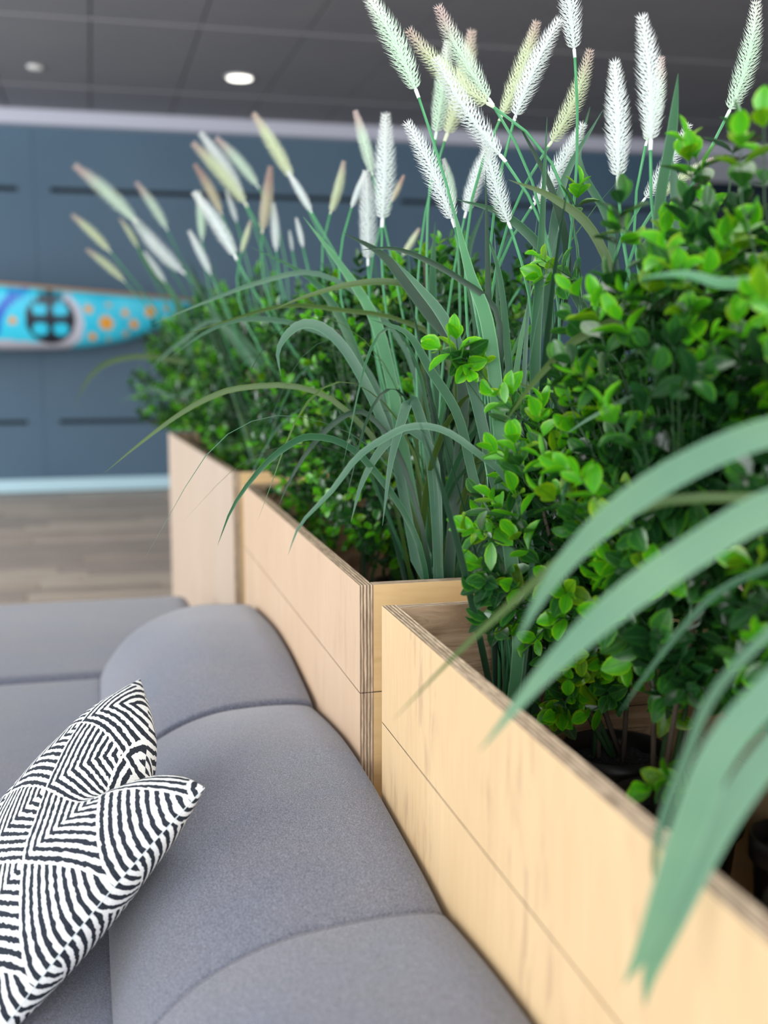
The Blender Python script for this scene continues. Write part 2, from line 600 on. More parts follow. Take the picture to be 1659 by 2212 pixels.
def dseg(p, a, b):
    ax, ay = a; bx, by = b
    dx, dy = bx - ax, by - ay
    tt = max(0, min(1, ((p[0] - ax) * dx + (p[1] - ay) * dy) / (dx * dx + dy * dy)))
    return math.hypot(p[0] - ax - tt * dx, p[1] - ay - tt * dy)


def dpath(p, path):
    return min(dseg(p, path[i], path[i + 1]) for i in range(len(path) - 1))


def paint(x, z):
    cy = (0.10, 0.62, 0.78)
    n = noise.noise(Vector((x * 5, 0, z * 5)))
    cy = (0.035 + 0.03 * n, 0.62 + 0.08 * n, 0.86 + 0.06 * n)
    c = cy
    if dpath((x, z), blue) < 9 * K: c = (0.02, 0.13, 0.62)
    db = dpath((x, z), band)
    if db < 10 * K: c = (0.55, 0.56, 0.66)
    dx, dz = x - whc[0], z - whc[1]
    r = math.hypot(dx, dz) / K
    if r < 49:
        c = (0.012, 0.016, 0.03)
        ax, az = abs(dx) / K, abs(dz) / K
        # four rounded openings between the spokes
        if math.hypot((ax - 20) / 15, (az - 19.5) / 13.5) < 1: c = cy
    if abs(dx) < 6 * K and dz > 40 * K: c = (0.02, 0.03, 0.05)
    for sx, sz, sr in stars:
        d = math.hypot(x - sx, z - sz)
        if d < sr * 1.25:
            a = math.atan2(z - sz, x - sx)
            if d < sr * (0.85 + 0.2 * math.cos(8 * a)): c = (0.85, 0.36, 0.02) if sr > 8 * K else (0.55, 0.33, 0.12)
    return c


bm = bmesh.new()
col = bm.loops.layers.float_color.new('paint')
grid = []
for i in range(NX + 1):
    f = i / NX
    # fine spacing in the part the photograph shows
    x = (XC - HL) + f * 2 * HL
    grid.append([bm.verts.new(csec(x, k / NS)) for k in range(NS + 1)])
cache = {}
for i in range(NX):
    for k in range(NS):
        f = bm.faces.new((grid[i][k], grid[i + 1][k], grid[i + 1][k + 1], grid[i][k + 1]))
        f.smooth = True
        for lp in f.loops:
            kk = lp.vert
            if kk not in cache:
                cache[kk] = paint(kk.co.x + XC, kk.co.z + 1.35)
            lp[col] = (*cache[kk], 1)
cm_ = mat('painted_hull', (0.1, 0.6, 0.75), 0.35, spec=0.5)
t = NT(cm_)
at_ = t.n('ShaderNodeAttribute', attribute_name='paint')
t.color(at_.outputs['Color'])
hull = obj('hull', bm, cm_, canoe)
sol = hull.modifiers.new('thick', 'SOLIDIFY'); sol.thickness = 0.008; sol.offset = 1
gw = mat('gunwale_wood', (0.42, 0.25, 0.14), 0.5)
for sgn in (0.0, 1.0):
    bm = bmesh.new()
    tube(bm, [csec(XC - HL + 2 * HL * i / 60, sgn) + Vector((0, 0, 0.004)) for i in range(61)], 0.017, 6)
    obj('gunwale', bm, gw, canoe, True)
for xx in (-1.9, -0.35):
    bm = bmesh.new()
    a, b = csec(xx, 0), csec(xx, 1)
    tube(bm, [a, b], 0.016, 8)
    obj('thwart', bm, gw, canoe, True)
brk = mat('wall_bracket', (0.02, 0.02, 0.025), 0.5)
for xx in (-2.3, -1.5):
    a = csec(xx, 0.5)
    bm = nbox(a.x - 0.02, a.x + 0.02, -0.25, YW - YC - 0.004, a.z - 0.04, a.z - 0.002)
    box(bm, a.x - 0.03, a.x + 0.03, YW - YC - 0.016, YW - YC - 0.004, a.z - 0.15, a.z + 0.12)
    obj('bracket', bm, brk, canoe)


# ------------------------------------------------------------------ planters
ZT, ZS, TH = 0.923, 0.719, 0.026
PX0, PX1 = 0.0, 0.52


def panel(name, parent, x0, x1, y0, y1, z0, z1, facem, edgem, thin):
    """board: faces across the thin axis get veneer, all others the layered edge"""
    bm = nbox(x0, x1, y0, y1, z0, z1, 0.0012)
    bm.normal_update()
    for f in bm.faces:
        n = f.normal
        v = n.x if thin == 'X' else n.y
        f.material_index = 0 if abs(v) > 0.8 else 1
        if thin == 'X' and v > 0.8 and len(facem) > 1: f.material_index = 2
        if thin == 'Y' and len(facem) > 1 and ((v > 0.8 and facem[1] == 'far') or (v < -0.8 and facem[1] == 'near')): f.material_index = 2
    return obj(name, bm, [facem[0], edgem, M['inner']], parent)


def planter(x, y0, y1, rz, face, label, zt=ZT, split=True):
    L = y1 - y0
    r = empty('planter_box', (x, y0, 0), label, 'planter', 'plywood planter boxes behind the sofa', rz)
    g = 0.0008
    for (za, zb) in (((0.03, ZS - g), (ZS + g, zt)) if split else ((0.03, zt),)):
        panel('side_panel', r, 0, TH, 0, L, za, zb, (face, 1), M['edge_x'], 'X')
        panel('side_panel', r, PX1 - TH, PX1, 0, L, za, zb, (face,), M['edge_x'], 'X')
        panel('end_panel', r, TH, PX1 - TH, 0.0015, TH, za, zb, (M['ply_end'], 'far'), M['edge_y'], 'Y')
        panel('end_panel', r, TH, PX1 - TH, L - TH, L - 0.0015, za, zb, (M['ply_end'], 'near'), M['edge_y'], 'Y')
    # the shelf the pots stand on, and the recessed plinth
    obj('shelf', nbox(TH + 0.001, PX1 - TH - 0.001, TH + 0.001, L - TH - 0.001, 0.482, 0.50), M['inner'], r)
    obj('plinth', nbox(0.03, PX1 - 0.03, 0.03, L - 0.03, 0.0, 0.03), M['plinth'], r)
    return r


PXW = 0.462
planter(PXW, 0.12, 1.815, 0, M['ply'], 'honey coloured plywood planter box nearest, beside the grey sofa with the pillow')
planter(PXW + 0.001, 1.983, 3.63, 0, M['ply_pink_cast'], 'middle plywood planter box with its layered board edge facing out')
planter(0.468, 3.95, 6.02, math.atan(0.085 / 2.05), M['ply_far'], 'farthest plywood planter box standing against the view of the blue wall', 0.925, False)

# ------------------------------------------------------------------ sofa modules
prof = [(0.452, 0.10), (0.458, 0.30), (0.459, 0.49), (0.458, 0.548), (0.443, 0.572), (0.37, 0.578), (0.28, 0.575), (0.22, 0.565),
        (0.16, 0.545), (0.10, 0.512), (0.05, 0.465), (0.01, 0.405), (-0.012, 0.34), (-0.015, 0.22), (-0.01, 0.12)]


def cushion_loft(y0, y1, rr=0.0045, bulge=0.034, nseg=44):
    bm = bmesh.new()
    P = smooth_path([(a, 0, b) for a, b in prof], 60)
    cx_, cz_ = 0.22, 0.33
    L = y1 - y0
    rings = []
    for i in range(nseg + 1):
        f = i / nseg
        f = 0.5 - 0.5 * math.cos(math.pi * f) if True else f
        y = y0 + L * f
        d = min(f, 1 - f) * L
        ins = rr - math.sqrt(max(0, rr * rr - (rr - min(d, rr)) ** 2))
        b = bulge * math.sin(math.pi * f) ** 0.85
        ring = []
        for p in P:
            dx, dz = p.x - cx_, p.z - cz_
            k = max(0, min(1, (p.z - 0.3) / 0.25))
            wr = 0.0010 * noise.noise(Vector((p.x * 7, y * 5, p.z * 7))) + 0.004 * noise.noise(Vector((p.x * 2.5, y * 2.2, 3)))
            x = p.x - math.copysign(min(abs(dx), ins * abs(dx) / 0.23), dx) - (0.004 * k * (1 - math.sin(math.pi * f) ** 0.5) if dx > 0.15 else 0)
            z = p.z - ins * 0.9 * k + b * k * (1 if dx < 0.2 else 0.9) + wr * k * 2
            ring.append(bm.verts.new((x, y, z)))
        rings.append(ring)
    for i in range(nseg):
        for k in range(len(P) - 1):
            bm.faces.new((rings[i][k], rings[i][k + 1], rings[i + 1][k + 1], rings[i + 1][k]))
    bm.faces.new(rings[0][::-1]); bm.faces.new(rings[-1])
    for i in range(nseg):
        bm.faces.new((rings[i][0], rings[i + 1][0], rings[i + 1][-1], rings[i][-1]))
    bm.normal_update()
    crest = [v.co.copy() for v in rings[1]][6:-4]
    return bm, rings, crest


def seam_from(y0, y1, side_, off):
    """stitch line that runs over the cushion close to one end"""
    P = smooth_path([(a, 0, b) for a, b in prof], 60)
    L = y1 - y0
    f = off / L
    rr, bulge = 0.0045, 0.034
    y = y0 + off if side_ < 0 else y1 - off
    d = off
    ins = rr - math.sqrt(max(0, rr * rr - (rr - min(d, rr)) ** 2))
    b = bulge * math.sin(math.pi * f) ** 0.85
    out = []
    for p in P[9:46]:
        dx = p.x - 0.22
        k = max(0, min(1, (p.z - 0.3) / 0.25))
        wr = 0.0010 * noise.noise(Vector((p.x * 7, y * 5, p.z * 7))) + 0.004 * noise.noise(Vector((p.x * 2.5, y * 2.2, 3)))
        x = p.x - math.copysign(min(abs(dx), ins * abs(dx) / 0.23), dx) - (0.004 * k * (1 - math.sin(math.pi * f) ** 0.5) if dx > 0.15 else 0)
        z = p.z - ins * 0.9 * k + b * k * (1 if dx < 0.2 else 0.9) + wr * k * 2
        out.append(Vector((x, y, z + 0.0002)))
    return out


def rbox(x0, x1, y0, y1, z0, z1, r, seg=5, sub=0):
    bm = bmesh.new()
    box(bm, x0, x1, y0, y1, z0, z1)
    bmesh.ops.bevel(bm, geom=bm.edges[:], offset=r, segments=seg, affect='EDGES', profile=0.5)
    return bm


def seat_bm(x0, x1, y0, y1, z0, z1, crown=0.010, r=0.014):
    bm = bmesh.new()
    NXs, NYs = 30, 36
    top = []
    for i in range(NXs + 1):
        fx = 0.5 - 0.5 * math.cos(math.pi * i / NXs)
        row = []
        for j in range(NYs + 1):
            fy = 0.5 - 0.5 * math.cos(math.pi * j / NYs)
            x, y = x0 + (x1 - x0) * fx, y0 + (y1 - y0) * fy
            dx = min(fx, 1 - fx) * (x1 - x0); dy = min(fy, 1 - fy) * (y1 - y0)
            dd = min(1, math.hypot(max(0, r - dx), max(0, r - dy)) / r)
            z = z1 - r + r * math.sqrt(max(0, 1 - dd * dd)) + crown * math.sin(math.pi * fx) * math.sin(math.pi * fy)
            row.append(bm.verts.new((x, y, z)))
        top.append(row)
    for i in range(NXs):
        for j in range(NYs):
            bm.faces.new((top[i][j], top[i + 1][j], top[i + 1][j + 1], top[i][j + 1]))
    edge = [top[i][0] for i in range(NXs + 1)] + [top[NXs][j] for j in range(1, NYs + 1)] + [top[i][NYs] for i in range(NXs - 1, -1, -1)] + [top[0][j] for j in range(NYs - 1, 0, -1)]
    low = [bm.verts.new((v.co.x, v.co.y, z0)) for v in edge]
    n = len(edge)
    for k in range(n):
        bm.faces.new((edge[k], low[k], low[(k + 1) % n], edge[(k + 1) % n]))
    bm.faces.new(low[::-1])
    bmesh.ops.recalc_face_normals(bm, faces=bm.faces[:])
    return bm


SEAT_Z = 0.385


def module(y0, y1, label, lift=0.0):
    r = empty('sofa_module', (-0.15, (y0 + y1) / 2, 0), label, 'sofa', 'grey sofa modules along the planters')
    off = Vector((0.15, -(y0 + y1) / 2, 0))
    bm, rings, crest = cushion_loft(y0, y1)
    for v in bm.verts: v.co += off + Vector((0, 0, lift))
    obj('backrest', bm, M['fabric'], r, True)
    for sd in (1,):
        for o_ in (0.010,):
            bm = bmesh.new()
            tube(bm, [p + off + Vector((0, 0, lift)) for p in seam_from(y0, y1, sd, o_)], 0.0005, 5)
            obj('seam', bm, M['thread'], r, True)
    bm = seat_bm(-0.80, 0.006, y0 + 0.001, y1 - 0.001, 0.10, SEAT_Z)
    for v in bm.verts: v.co += off
    obj('seat', bm, M['fabric'], r, True)
    bm = nbox(-0.74, 0.42, y0 + 0.04, y1 - 0.04, 0.012, 0.10)
    for v in bm.verts: v.co += off
    obj('base', bm, M['plinth'], r)
    return r


module(0.45, 1.418, 'nearest grey sofa module, along the bottom of the picture', 0.004)
module(1.420, 2.398, 'grey sofa module the striped pillow leans on')
module(2.402, 3.380, 'grey sofa module beyond the pillow, with the rounded far backrest end', 0.009)
# backless module past the last backrest
ot = empty('ottoman', (-0.15, 3.97, 0), 'backless grey upholstered seat block beyond the last backrest', 'ottoman')
bm = seat_bm(-0.85, 0.345, 3.384, 4.48, 0.10, SEAT_Z + 0.006, 0.010, 0.045)
for v in bm.verts: v.co += Vector((0.15, -3.97, 0))
obj('seat', bm, M['fabric'], ot, True)
bm = nbox(-0.79, 0.34, 3.47, 4.45, 0.012, 0.10)
for v in bm.verts: v.co += Vector((0.15, -3.97, 0))
obj('base', bm, M['plinth'], ot)

# ------------------------------------------------------------------ pillow
C2 = at(443, 1700, 1.735)
C1 = at(303, 1466, 2.20)
C3 = at(-42, 2290, 1.555)
C4 = C1 + (C3 - C2)
ex = (C1 - C2)          # along the dented edge
ey = (C3 - C2)          # down the visible side seam
LU, LV = ex.length, ey.length
nrm = ey.cross(ex).normalized()
if nrm.x > 0: nrm = -nrm
bm = bmesh.new()
uvl = bm.loops.layers.uv.new('uv')
NP = 90


def pil(u, v, s):
    # u along the dented edge (0 at the near corner), v down the side; s = +1 front, -1 back
    hx, hy = 2 * u - 1, 2 * v - 1
    # sides draw in between the corners
    pu = u + 0.045 * math.sin(math.pi * v) * (-hx) * abs(hx) ** 2
    pv = v + 0.045 * math.sin(math.pi * u) * (-hy) * abs(hy) ** 2
    w = (max(0, 1 - abs(hx) ** 2.4) * max(0, 1 - abs(hy) ** 2.4)) ** 0.52
    th = 0.105 * w if s > 0 else 0.092 * w
    dent = math.exp(-((u - 0.40) / 0.20) ** 2) * max(0, 1 - v / 0.75) ** 1.6
    sharp = math.exp(-((u - 0.34) / 0.09) ** 2) * max(0, 1 - v / 0.5) ** 1.5
    pv += 0.13 * dent + 0.07 * sharp
    th *= (1 - 0.25 * dent)
    p = C2 + ex * pu + ey * pv + nrm * (th * s)
    p += nrm * (-0.030 * sharp - 0.012 * dent)
    wr = 0.004 * noise.noise(Vector((u * 5, v * 5, s * 3))) * w
    p += nrm * wr
    return p


g = {}
for s in (1, -1):
    for i in range(NP + 1):
        for j in range(NP + 1):
            b_ = i in (0, NP) or j in (0, NP)
            if b_ and s < 0:
                g[s, i, j] = g[1, i, j]; continue
            u = 0.5 - 0.5 * math.cos(math.pi * i / NP) if True else i / NP
            v = 0.5 - 0.5 * math.cos(math.pi * j / NP)
            g[s, i, j] = bm.verts.new(pil(u, v, s))
D = 0.167
for s in (1, -1):
    for i in range(NP):
        for j in range(NP):
            q = [(i, j), (i + 1, j), (i + 1, j + 1), (i, j + 1)]
            f = bm.faces.new([g[s, a, b] for a, b in q])
            f.smooth = True
            for lp, (a, b) in zip(f.loops, q):
                u = 0.5 - 0.5 * math.cos(math.pi * a / NP)
                v = 0.5 - 0.5 * math.cos(math.pi * b / NP)
                tt = LV * (1 - v)
                ss = LU * u * 0.66
                if s < 0: ss = -ss * 1.3 + 0.043
                lp[uvl].uv = (tt, ss)
bmesh.ops.recalc_face_normals(bm, faces=bm.faces[:])
pm = mat('striped_pillow_cloth', (0.9, 0.9, 0.9), 0.85, spec=0.2)
t = NT(pm)
uv = t.n('ShaderNodeUVMap', uv_map='uv')
nz = t.n('ShaderNodeTexNoise'); nz.inputs['Scale'].default_value = 150; nz.inputs['Detail'].default_value = 2
t.l(uv.outputs[0], nz.inputs['Vector'])
v1 = t.n('ShaderNodeVectorMath', operation='SUBTRACT'); t.l(nz.outputs['Color'], v1.inputs[0]); v1.inputs[1].default_value = (0.5, 0.5, 0.5)
v2 = t.n('ShaderNodeVectorMath', operation='SCALE'); t.l(v1.outputs[0], v2.inputs[0]); v2.inputs['Scale'].default_value = 0.0062
v3 = t.n('ShaderNodeVectorMath', operation='ADD'); t.l(uv.outputs[0], v3.inputs[0]); t.l(v2.outputs[0], v3.inputs[1])
sp = t.n('ShaderNodeSeparateXYZ'); t.l(v3.outputs[0], sp.inputs[0])
T_, S_ = sp.outputs[0], sp.outputs[1]
# node at distance 0.03 from the near corner along the seam
Tn = t.math('SUBTRACT', T_, LV - 0.028)
a = t.math('DIVIDE', t.math('ADD', Tn, S_), D)
b = t.math('DIVIDE', t.math('SUBTRACT', Tn, S_), D)
fa = t.math('FRACT', t.math('ADD', a, 40)); fb = t.math('FRACT', t.math('ADD', b, 40))
mn = t.math('MINIMUM', fa, fb)
st = t.math('FRACT', t.math('ADD', t.math('MULTIPLY', mn, 9.5), 0.9))
dark = t.math('LESS_THAN', t.math('ABSOLUTE', t.math('SUBTRACT', st, 0.5)), 0.25)
weave = t.noise(uv.outputs[0], 900, 2)
cw = t.ramp(weave, [(0.35, (0.74, 0.78, 0.80)), (0.6, (0.93, 0.94, 0.94))])
cdk = t.ramp(weave, [(0.35, (0.010, 0.014, 0.022)), (0.7, (0.045, 0.055, 0.075))])
t.color(t.mix(cw, cdk, dark))
t.bump(t.math('ADD', weave, t.math('MULTIPLY', dark, -0.5)), 0.35, 0.0008)
pil_root = empty('pillow', C3.lerp(C1, 0.5) - Vector((0, 0, 0.12)), 'square pillow with black and white zigzag stripes leaning on the sofa', 'pillow')
for v in bm.verts: v.co -= pil_root.location
obj('cover', bm, pm, pil_root)
bm = bmesh.new()
tube(bm, [pil(0, j / 60, 1) - pil_root.location for j in range(61)] , 0.0011, 5)
obj('side_seam', bm, mat('pale_seam', (0.62, 0.70, 0.74), 0.9), pil_root, True)

# ------------------------------------------------------------------ plants: shared meshes
rp = random.Random(21)


def leaf_mesh(name, m, fold, bend, lw):
    bm = bmesh.new()
    uvl = bm.loops.layers.uv.new('uv')
    st = [(0.0, 0.05), (0.12, 0.34), (0.32, 0.86), (0.55, 1.0), (0.78, 0.76), (0.93, 0.34)]
    rows = []
    for (tt, w) in st:
        x = tt
        z = -bend * tt * tt
        hw = w * lw / 2
        rows.append((tt, [bm.verts.new((x, -hw, z + fold * hw)), bm.verts.new((x, 0, z)), bm.verts.new((x, hw, z + fold * hw))]))
    tip = bm.verts.new((1.0, 0, -bend))

    def uvf(f):
        for lp in f.loops:
            yy = lp.vert.co.y / lw + 0.5
            tt = lp.vert.co.x
            w = 1.0
            for (s, ww) in st:
                if abs(s - tt) < 1e-4: w = ww
            lp[uvl].uv = (0.5 + (yy - 0.5) / max(w, 0.05) if tt < 0.999 else 0.5, tt)
        f.smooth = True
    for a in range(len(rows) - 1):
        A, B = rows[a][1], rows[a + 1][1]
        for k in range(2):
            uvf(bm.faces.new((A[k], B[k], B[k + 1], A[k + 1])))
    A = rows[-1][1]
    uvf(bm.faces.new((A[0], tip, A[1]))); uvf(bm.faces.new((A[1], tip, A[2])))
    me = bpy.data.meshes.new(name)
    bm.to_mesh(me); bm.free()
    me.materials.append(m)
    return me


LEAFM = ['leaf_dark', 'leaf_mid', 'leaf_lime', 'leaf_yellow']
leafmeshes = {k: [leaf_mesh('leaf', M[k], f, b, w) for f, b, w in ((0.35, 0.10, 0.62), (0.5, 0.22, 0.70), (0.2, -0.08, 0.58))] for k in LEAFM}
leafdata = {}
for k, ms in leafmeshes.items():
    for me in ms:
        leafdata[me] = ([v.co.copy() for v in me.vertices], [tuple(p.vertices) for p in me.polygons], [tuple(tuple(me.uv_layers[0].data[li].uv) for li in p.loop_indices) for p in me.polygons])


def frame(origin, x, zhint, s):
    x = x.normalized()
    z = zhint - x * zhint.dot(x)
    if z.length < 1e-3: z = Vector((0.3, 0.2, 1)) - x * x.dot(Vector((0.3, 0.2, 1)))
    z.normalize()
    y = z.cross(x)
    m = Matrix((x * s, y * s, z * s)).transposed().to_4x4()
    m.translation = origin
    return m


def make_pot(root, loc, r=0.088, h=0.20):
    """black nursery pot standing at loc (world), root at loc"""
    bm = bmesh.new()
    prof_ = [(0.0, 0.0), (r * 0.72, 0.0), (r * 0.90, h * 0.80), (r * 0.93, h * 0.80), (r, h * 0.84), (r * 1.01, h), (r * 0.95, h), (r * 0.90, h * 0.86), (r * 0.88, h * 0.80), (0.0, h * 0.80)]
    n = 32
    rings = []
    for (a, z) in prof_:
        rings.append([bm.verts.new((a * math.cos(2 * math.pi * k / n), a * math.sin(2 * math.pi * k / n), z)) for k in range(n)] if a > 0 else [bm.verts.new((0, 0, z))])
    for i in range(len(rings) - 1):
        A, B = rings[i], rings[i + 1]
        for k in range(n):
            k2 = (k + 1) % n
            if len(A) == 1: bm.faces.new((A[0], B[k2], B[k]))
            elif len(B) == 1: bm.faces.new((A[k], A[k2], B[0]))
            else: bm.faces.new((A[k], A[k2], B[k2], B[k]))
    bmesh.ops.recalc_face_normals(bm, faces=bm.faces[:])
    o = obj('pot', bm, M['pot'], root, True)
    bm = bmesh.new()
    rr = r * 0.89
    rs = []
    for i in range(9):
        a = rr * i / 8
        rs.append([bm.verts.new((a * math.cos(2 * math.pi * k / n), a * math.sin(2 * math.pi * k / n), h * 0.88 + (0.008 * noise.noise(Vector((a * 90 * math.cos(2 * math.pi * k / n), a * 90 * math.sin(2 * math.pi * k / n), loc[1])))) - (0.004 if i == 8 else 0))) for k in range(n)] if i else [bm.verts.new((0, 0, h * 0.88))])
    for i in range(8):
        A, B = rs[i], rs[i + 1]
        for k in range(n):
            k2 = (k + 1) % n
            if len(A) == 1: bm.faces.new((A[0], B[k], B[k2]))
            else: bm.faces.new((A[k], B[k], B[k2], A[k2]))
    s = obj('soil', bm, M['soil'], root, True)
    s['kind'] = 'stuff'
    return h * 0.88


SHELF = 0.50


def shrub(loc, crowns, nspr, label, seed, lime=0.45, sprig_px=(), leaf=0.047, potr=0.088, npart=290):
    """loc (x, y) of the pot; crowns: list of (centre, radii) ellipsoids; leaves grow in opposite pairs on short sprigs"""
    rd = random.Random(seed)
    base = Vector((loc[0], loc[1], SHELF + 0.0005))
    root = empty('potted_shrub', base, label, 'shrub', 'artificial leafy shrubs in the planters')
    root['kind'] = 'thing'
    hs = make_pot(root, base, potr)
    soil_p = Vector((0, 0, hs - 0.01))
    leaves = []      # (matrix world-relative to root, mesh)
    tw = bmesh.new()
    tot = sum(r.x * r.y * r.z for _, r in crowns)
    anchors = []
    for c, r in crowns:
        n = int(nspr * r.x * r.y * r.z / tot)
        for _ in range(n):
            d = Vector((rd.gauss(0, 1), rd.gauss(0, 1), rd.gauss(0, 1))).normalized()
            rad = rd.random() ** 0.42
            k = 1 + 0.16 * noise.noise(d * 2.2 + Vector((seed, 0, 0))) * 2
            p = c + Vector((d.x * r.x, d.y * r.y, d.z * r.z)) * rad * k
            anchors.append((p, d, rad))
    for (px, py, dep, dx, dy) in sprig_px:
        p = at(px, py, dep)
        d = (RT * dx - UP * dy - FW * 0.5).normalized()
        anchors.append((p, d, 1.3 + (0.3 if dx < 0 else 0)))
    ctr = sum((c for c, _ in crowns), Vector()) / len(crowns)
    for p, d, rad in anchors:
        p = p.copy()
        # foliage stays clear of the planter boards below the rim
        if p.z < 0.98 and p.x < PXW + 0.05: p.z = 0.98 + rd.random() * 0.06
        q = p - base
        ax = (d + Vector((0, 0, 0.55)) + Vector((rd.uniform(-.5, .5), rd.uniform(-.5, .5), rd.uniform(-.3, .4)))).normalized()
        if rad > 1.1: ax = (d + Vector((0, 0, 0.35))).normalized()
        ln = rd.uniform(0.055, 0.10)
        start = q - ax * ln
        side = ax.cross(Vector((rd.uniform(-1, 1), rd.uniform(-1, 1), rd.uniform(-1, 1)))).normalized()
        nn = rd.choice((3, 4, 4))
        inward = start + (soil_p + Vector((0, 0, 0.3)) - start) * 0.22
        tube(tw, [inward, start, q], [0.0016, 0.0013, 0.0009], 3, False)
        outer = rad > 0.72
        young = rad > 1.5 or rd.random() < (lime if outer else lime * 0.22)
        for i in range(nn):
            f = (i + 0.6) / nn
            pos = start.lerp(q, f)
            side = Quaternion(ax, math.pi / 2 + rd.uniform(-.3, .3)) @ side
            for sg in (-1, 1):
                spread = R(68 - 30 * f + rd.uniform(-14, 14))
                dirv = ax * math.cos(spread) + side * sg * math.sin(spread)
                s = leaf * rd.uniform(0.72, 1.12) * (0.8 if i == nn - 1 else 1)
                if young and i >= nn - 2: key = 'leaf_lime' if rd.random() < 0.75 else 'leaf_yellow'
                elif young: key = 'leaf_mid'
                else: key = 'leaf_dark' if rd.random() < 0.72 else 'leaf_mid'
                m = frame(pos, dirv, ax + Vector((0, 0, 0.3)) + Vector((rd.uniform(-.3, .3), rd.uniform(-.3, .3), 0)), s)
                leaves.append((m, rd.choice(leafmeshes[key])))
        # closing leaf at the tip
        key = 'leaf_lime' if young else 'leaf_mid'
        leaves.append((frame(q, ax, side, leaf * 0.7), rd.choice(leafmeshes[key])))
    # branches from the soil up into the crown
    nb = 6
    for i in range(nb):
        a = rd.choice(anchors)[0] - base
        b0 = soil_p + Vector((rd.uniform(-.03, .03), rd.uniform(-.03, .03), 0))
        mid = b0.lerp(a, 0.5) + Vector((rd.uniform(-.03, .03), rd.uniform(-.03, .03), 0.05))
        bm = bmesh.new()
        tube(bm, smooth_path([b0, mid, a], 9), [0.0048 - 0.0003 * k for k in range(9)], 6)
        obj('branch', bm, M['bark'] if i % 2 else M['twig'], root, True)
    # leaves shown largest are parts, the rest one joined mesh
    sc_ = []
    for i, (m, me) in enumerate(leaves):
        P = base + m.translation
        q = pix(P)
        if q and -30 < q[0] < W_PX + 30 and -30 < q[1] < H_PX + 30:
            # those in front of the crown's centre come first
            sc_.append(((P - CAM).length, i))
    sc_.sort()
    chosen = {i for _, i in sc_[:npart]}
    verts, faces, mi, uvs = [], [], [], []
    mats = [M[k] for k in LEAFM]
    for i, (m, me) in enumerate(leaves):
        if i in chosen:
            o = mesh_obj('leaf', me, root)
            o.matrix_basis = m
        else:
            vs, fs, us = leafdata[me]
            n0 = len(verts)
            verts += [m @ v for v in vs]
            faces += [tuple(n0 + k for k in f) for f in fs]
            k = mats.index(me.materials[0])
            mi += [k] * len(fs)
            for u in us: uvs += u
    me = bpy.data.meshes.new('foliage')
    me.from_pydata([tuple(v) for v in verts], [], faces)
    ul = me.uv_layers.new(name='uv')
    ul.data.foreach_set('uv', [c for u in uvs for c in u])
    for m in mats: me.materials.append(m)
    me.polygons.foreach_set('material_index', mi)
    me.polygons.foreach_set('use_smooth', [True] * len(faces))
    o = mesh_obj('foliage', me, root)
    o['kind'] = 'stuff'
    o = obj('twigs', tw, M['twig'], root, True)
    o['kind'] = 'stuff'
    return root


def blade_bm(pts, w, side, n=14, vfold=0.22, tipstart=0.55, basew=0.75):
    """ribbon along pts; side: direction of the width (function of t or a vector)"""
    P = smooth_path(pts, n)
    bm = bmesh.new()
    uvl = bm.loops.layers.uv.new('uv')
    rows = []
    for i, p in enumerate(P):
        tt = i / (n - 1)
        tg = (P[min(i + 1, n - 1)] - P[max(i - 1, 0)]).normalized()
        sd = side(tt) if callable(side) else side
        s = sd - tg * sd.dot(tg)
        if s.length < 1e-4: s = tg.orthogonal()
        s.normalize()
        nr = tg.cross(s)
        k = basew + (1 - basew) * min(1, tt / 0.3) if tt < tipstart else max(0.02, (1 - ((tt - tipstart) / (1 - tipstart)) ** 1.7))
        hw = w / 2 * k
        rows.append([bm.verts.new(p - s * hw + nr * vfold * hw), bm.verts.new(p), bm.verts.new(p + s * hw + nr * vfold * hw)])
    for i in range(n - 1):
        A, B = rows[i], rows[i + 1]
        for k in range(2):
            f = bm.faces.new((A[k], B[k], B[k + 1], A[k + 1]))
            f.smooth = True
            for lp, (u, v) in zip(f.loops, ((k / 2, i / n), (k / 2, (i + 1) / n), ((k + 1) / 2, (i + 1) / n), ((k + 1) / 2, i / n))):
                lp[uvl].uv = (u, v)
    return bm


def blade_lib():
    rd = random.Random(3)
    lib = []
    for i in range(36):
        Lb = rd.uniform(0.62, 1.0)
        lean = R(rd.uniform(3, 20))
        droop = rd.choice((0.15, 0.35, 0.8, 1.3, 1.9, 2.4)) * rd.uniform(0.8, 1.2)
        p = Vector((0, 0, 0))
        pts = [p.copy()]
        ang = lean
        n = 10
        for k in range(n):
            ang = lean + droop * ((k + 1) / n) ** 2.2
            p = p + Vector((math.sin(ang), 0, math.cos(ang))) * (Lb / n)
            pts.append(p.copy())
        tw = rd.uniform(-0.9, 0.9)
        w = rd.uniform(0.009, 0.0165)
        bm = blade_bm(pts, w, lambda t_, tw=tw: Vector((math.sin(tw * t_) * 0.6, 1, 0)), 13)
        me = bpy.data.meshes.new('blade')
        bm.to_mesh(me); bm.free()
        me.materials.append(M[rd.choice(('blade_dark', 'blade_dark', 'blade_dark', 'blade_mid', 'blade_mid', 'blade_light', 'blade_olive', 'blade_grey'))])
        lib.append((me, droop, pts[-1].x))
    return lib


BLADES = blade_lib()


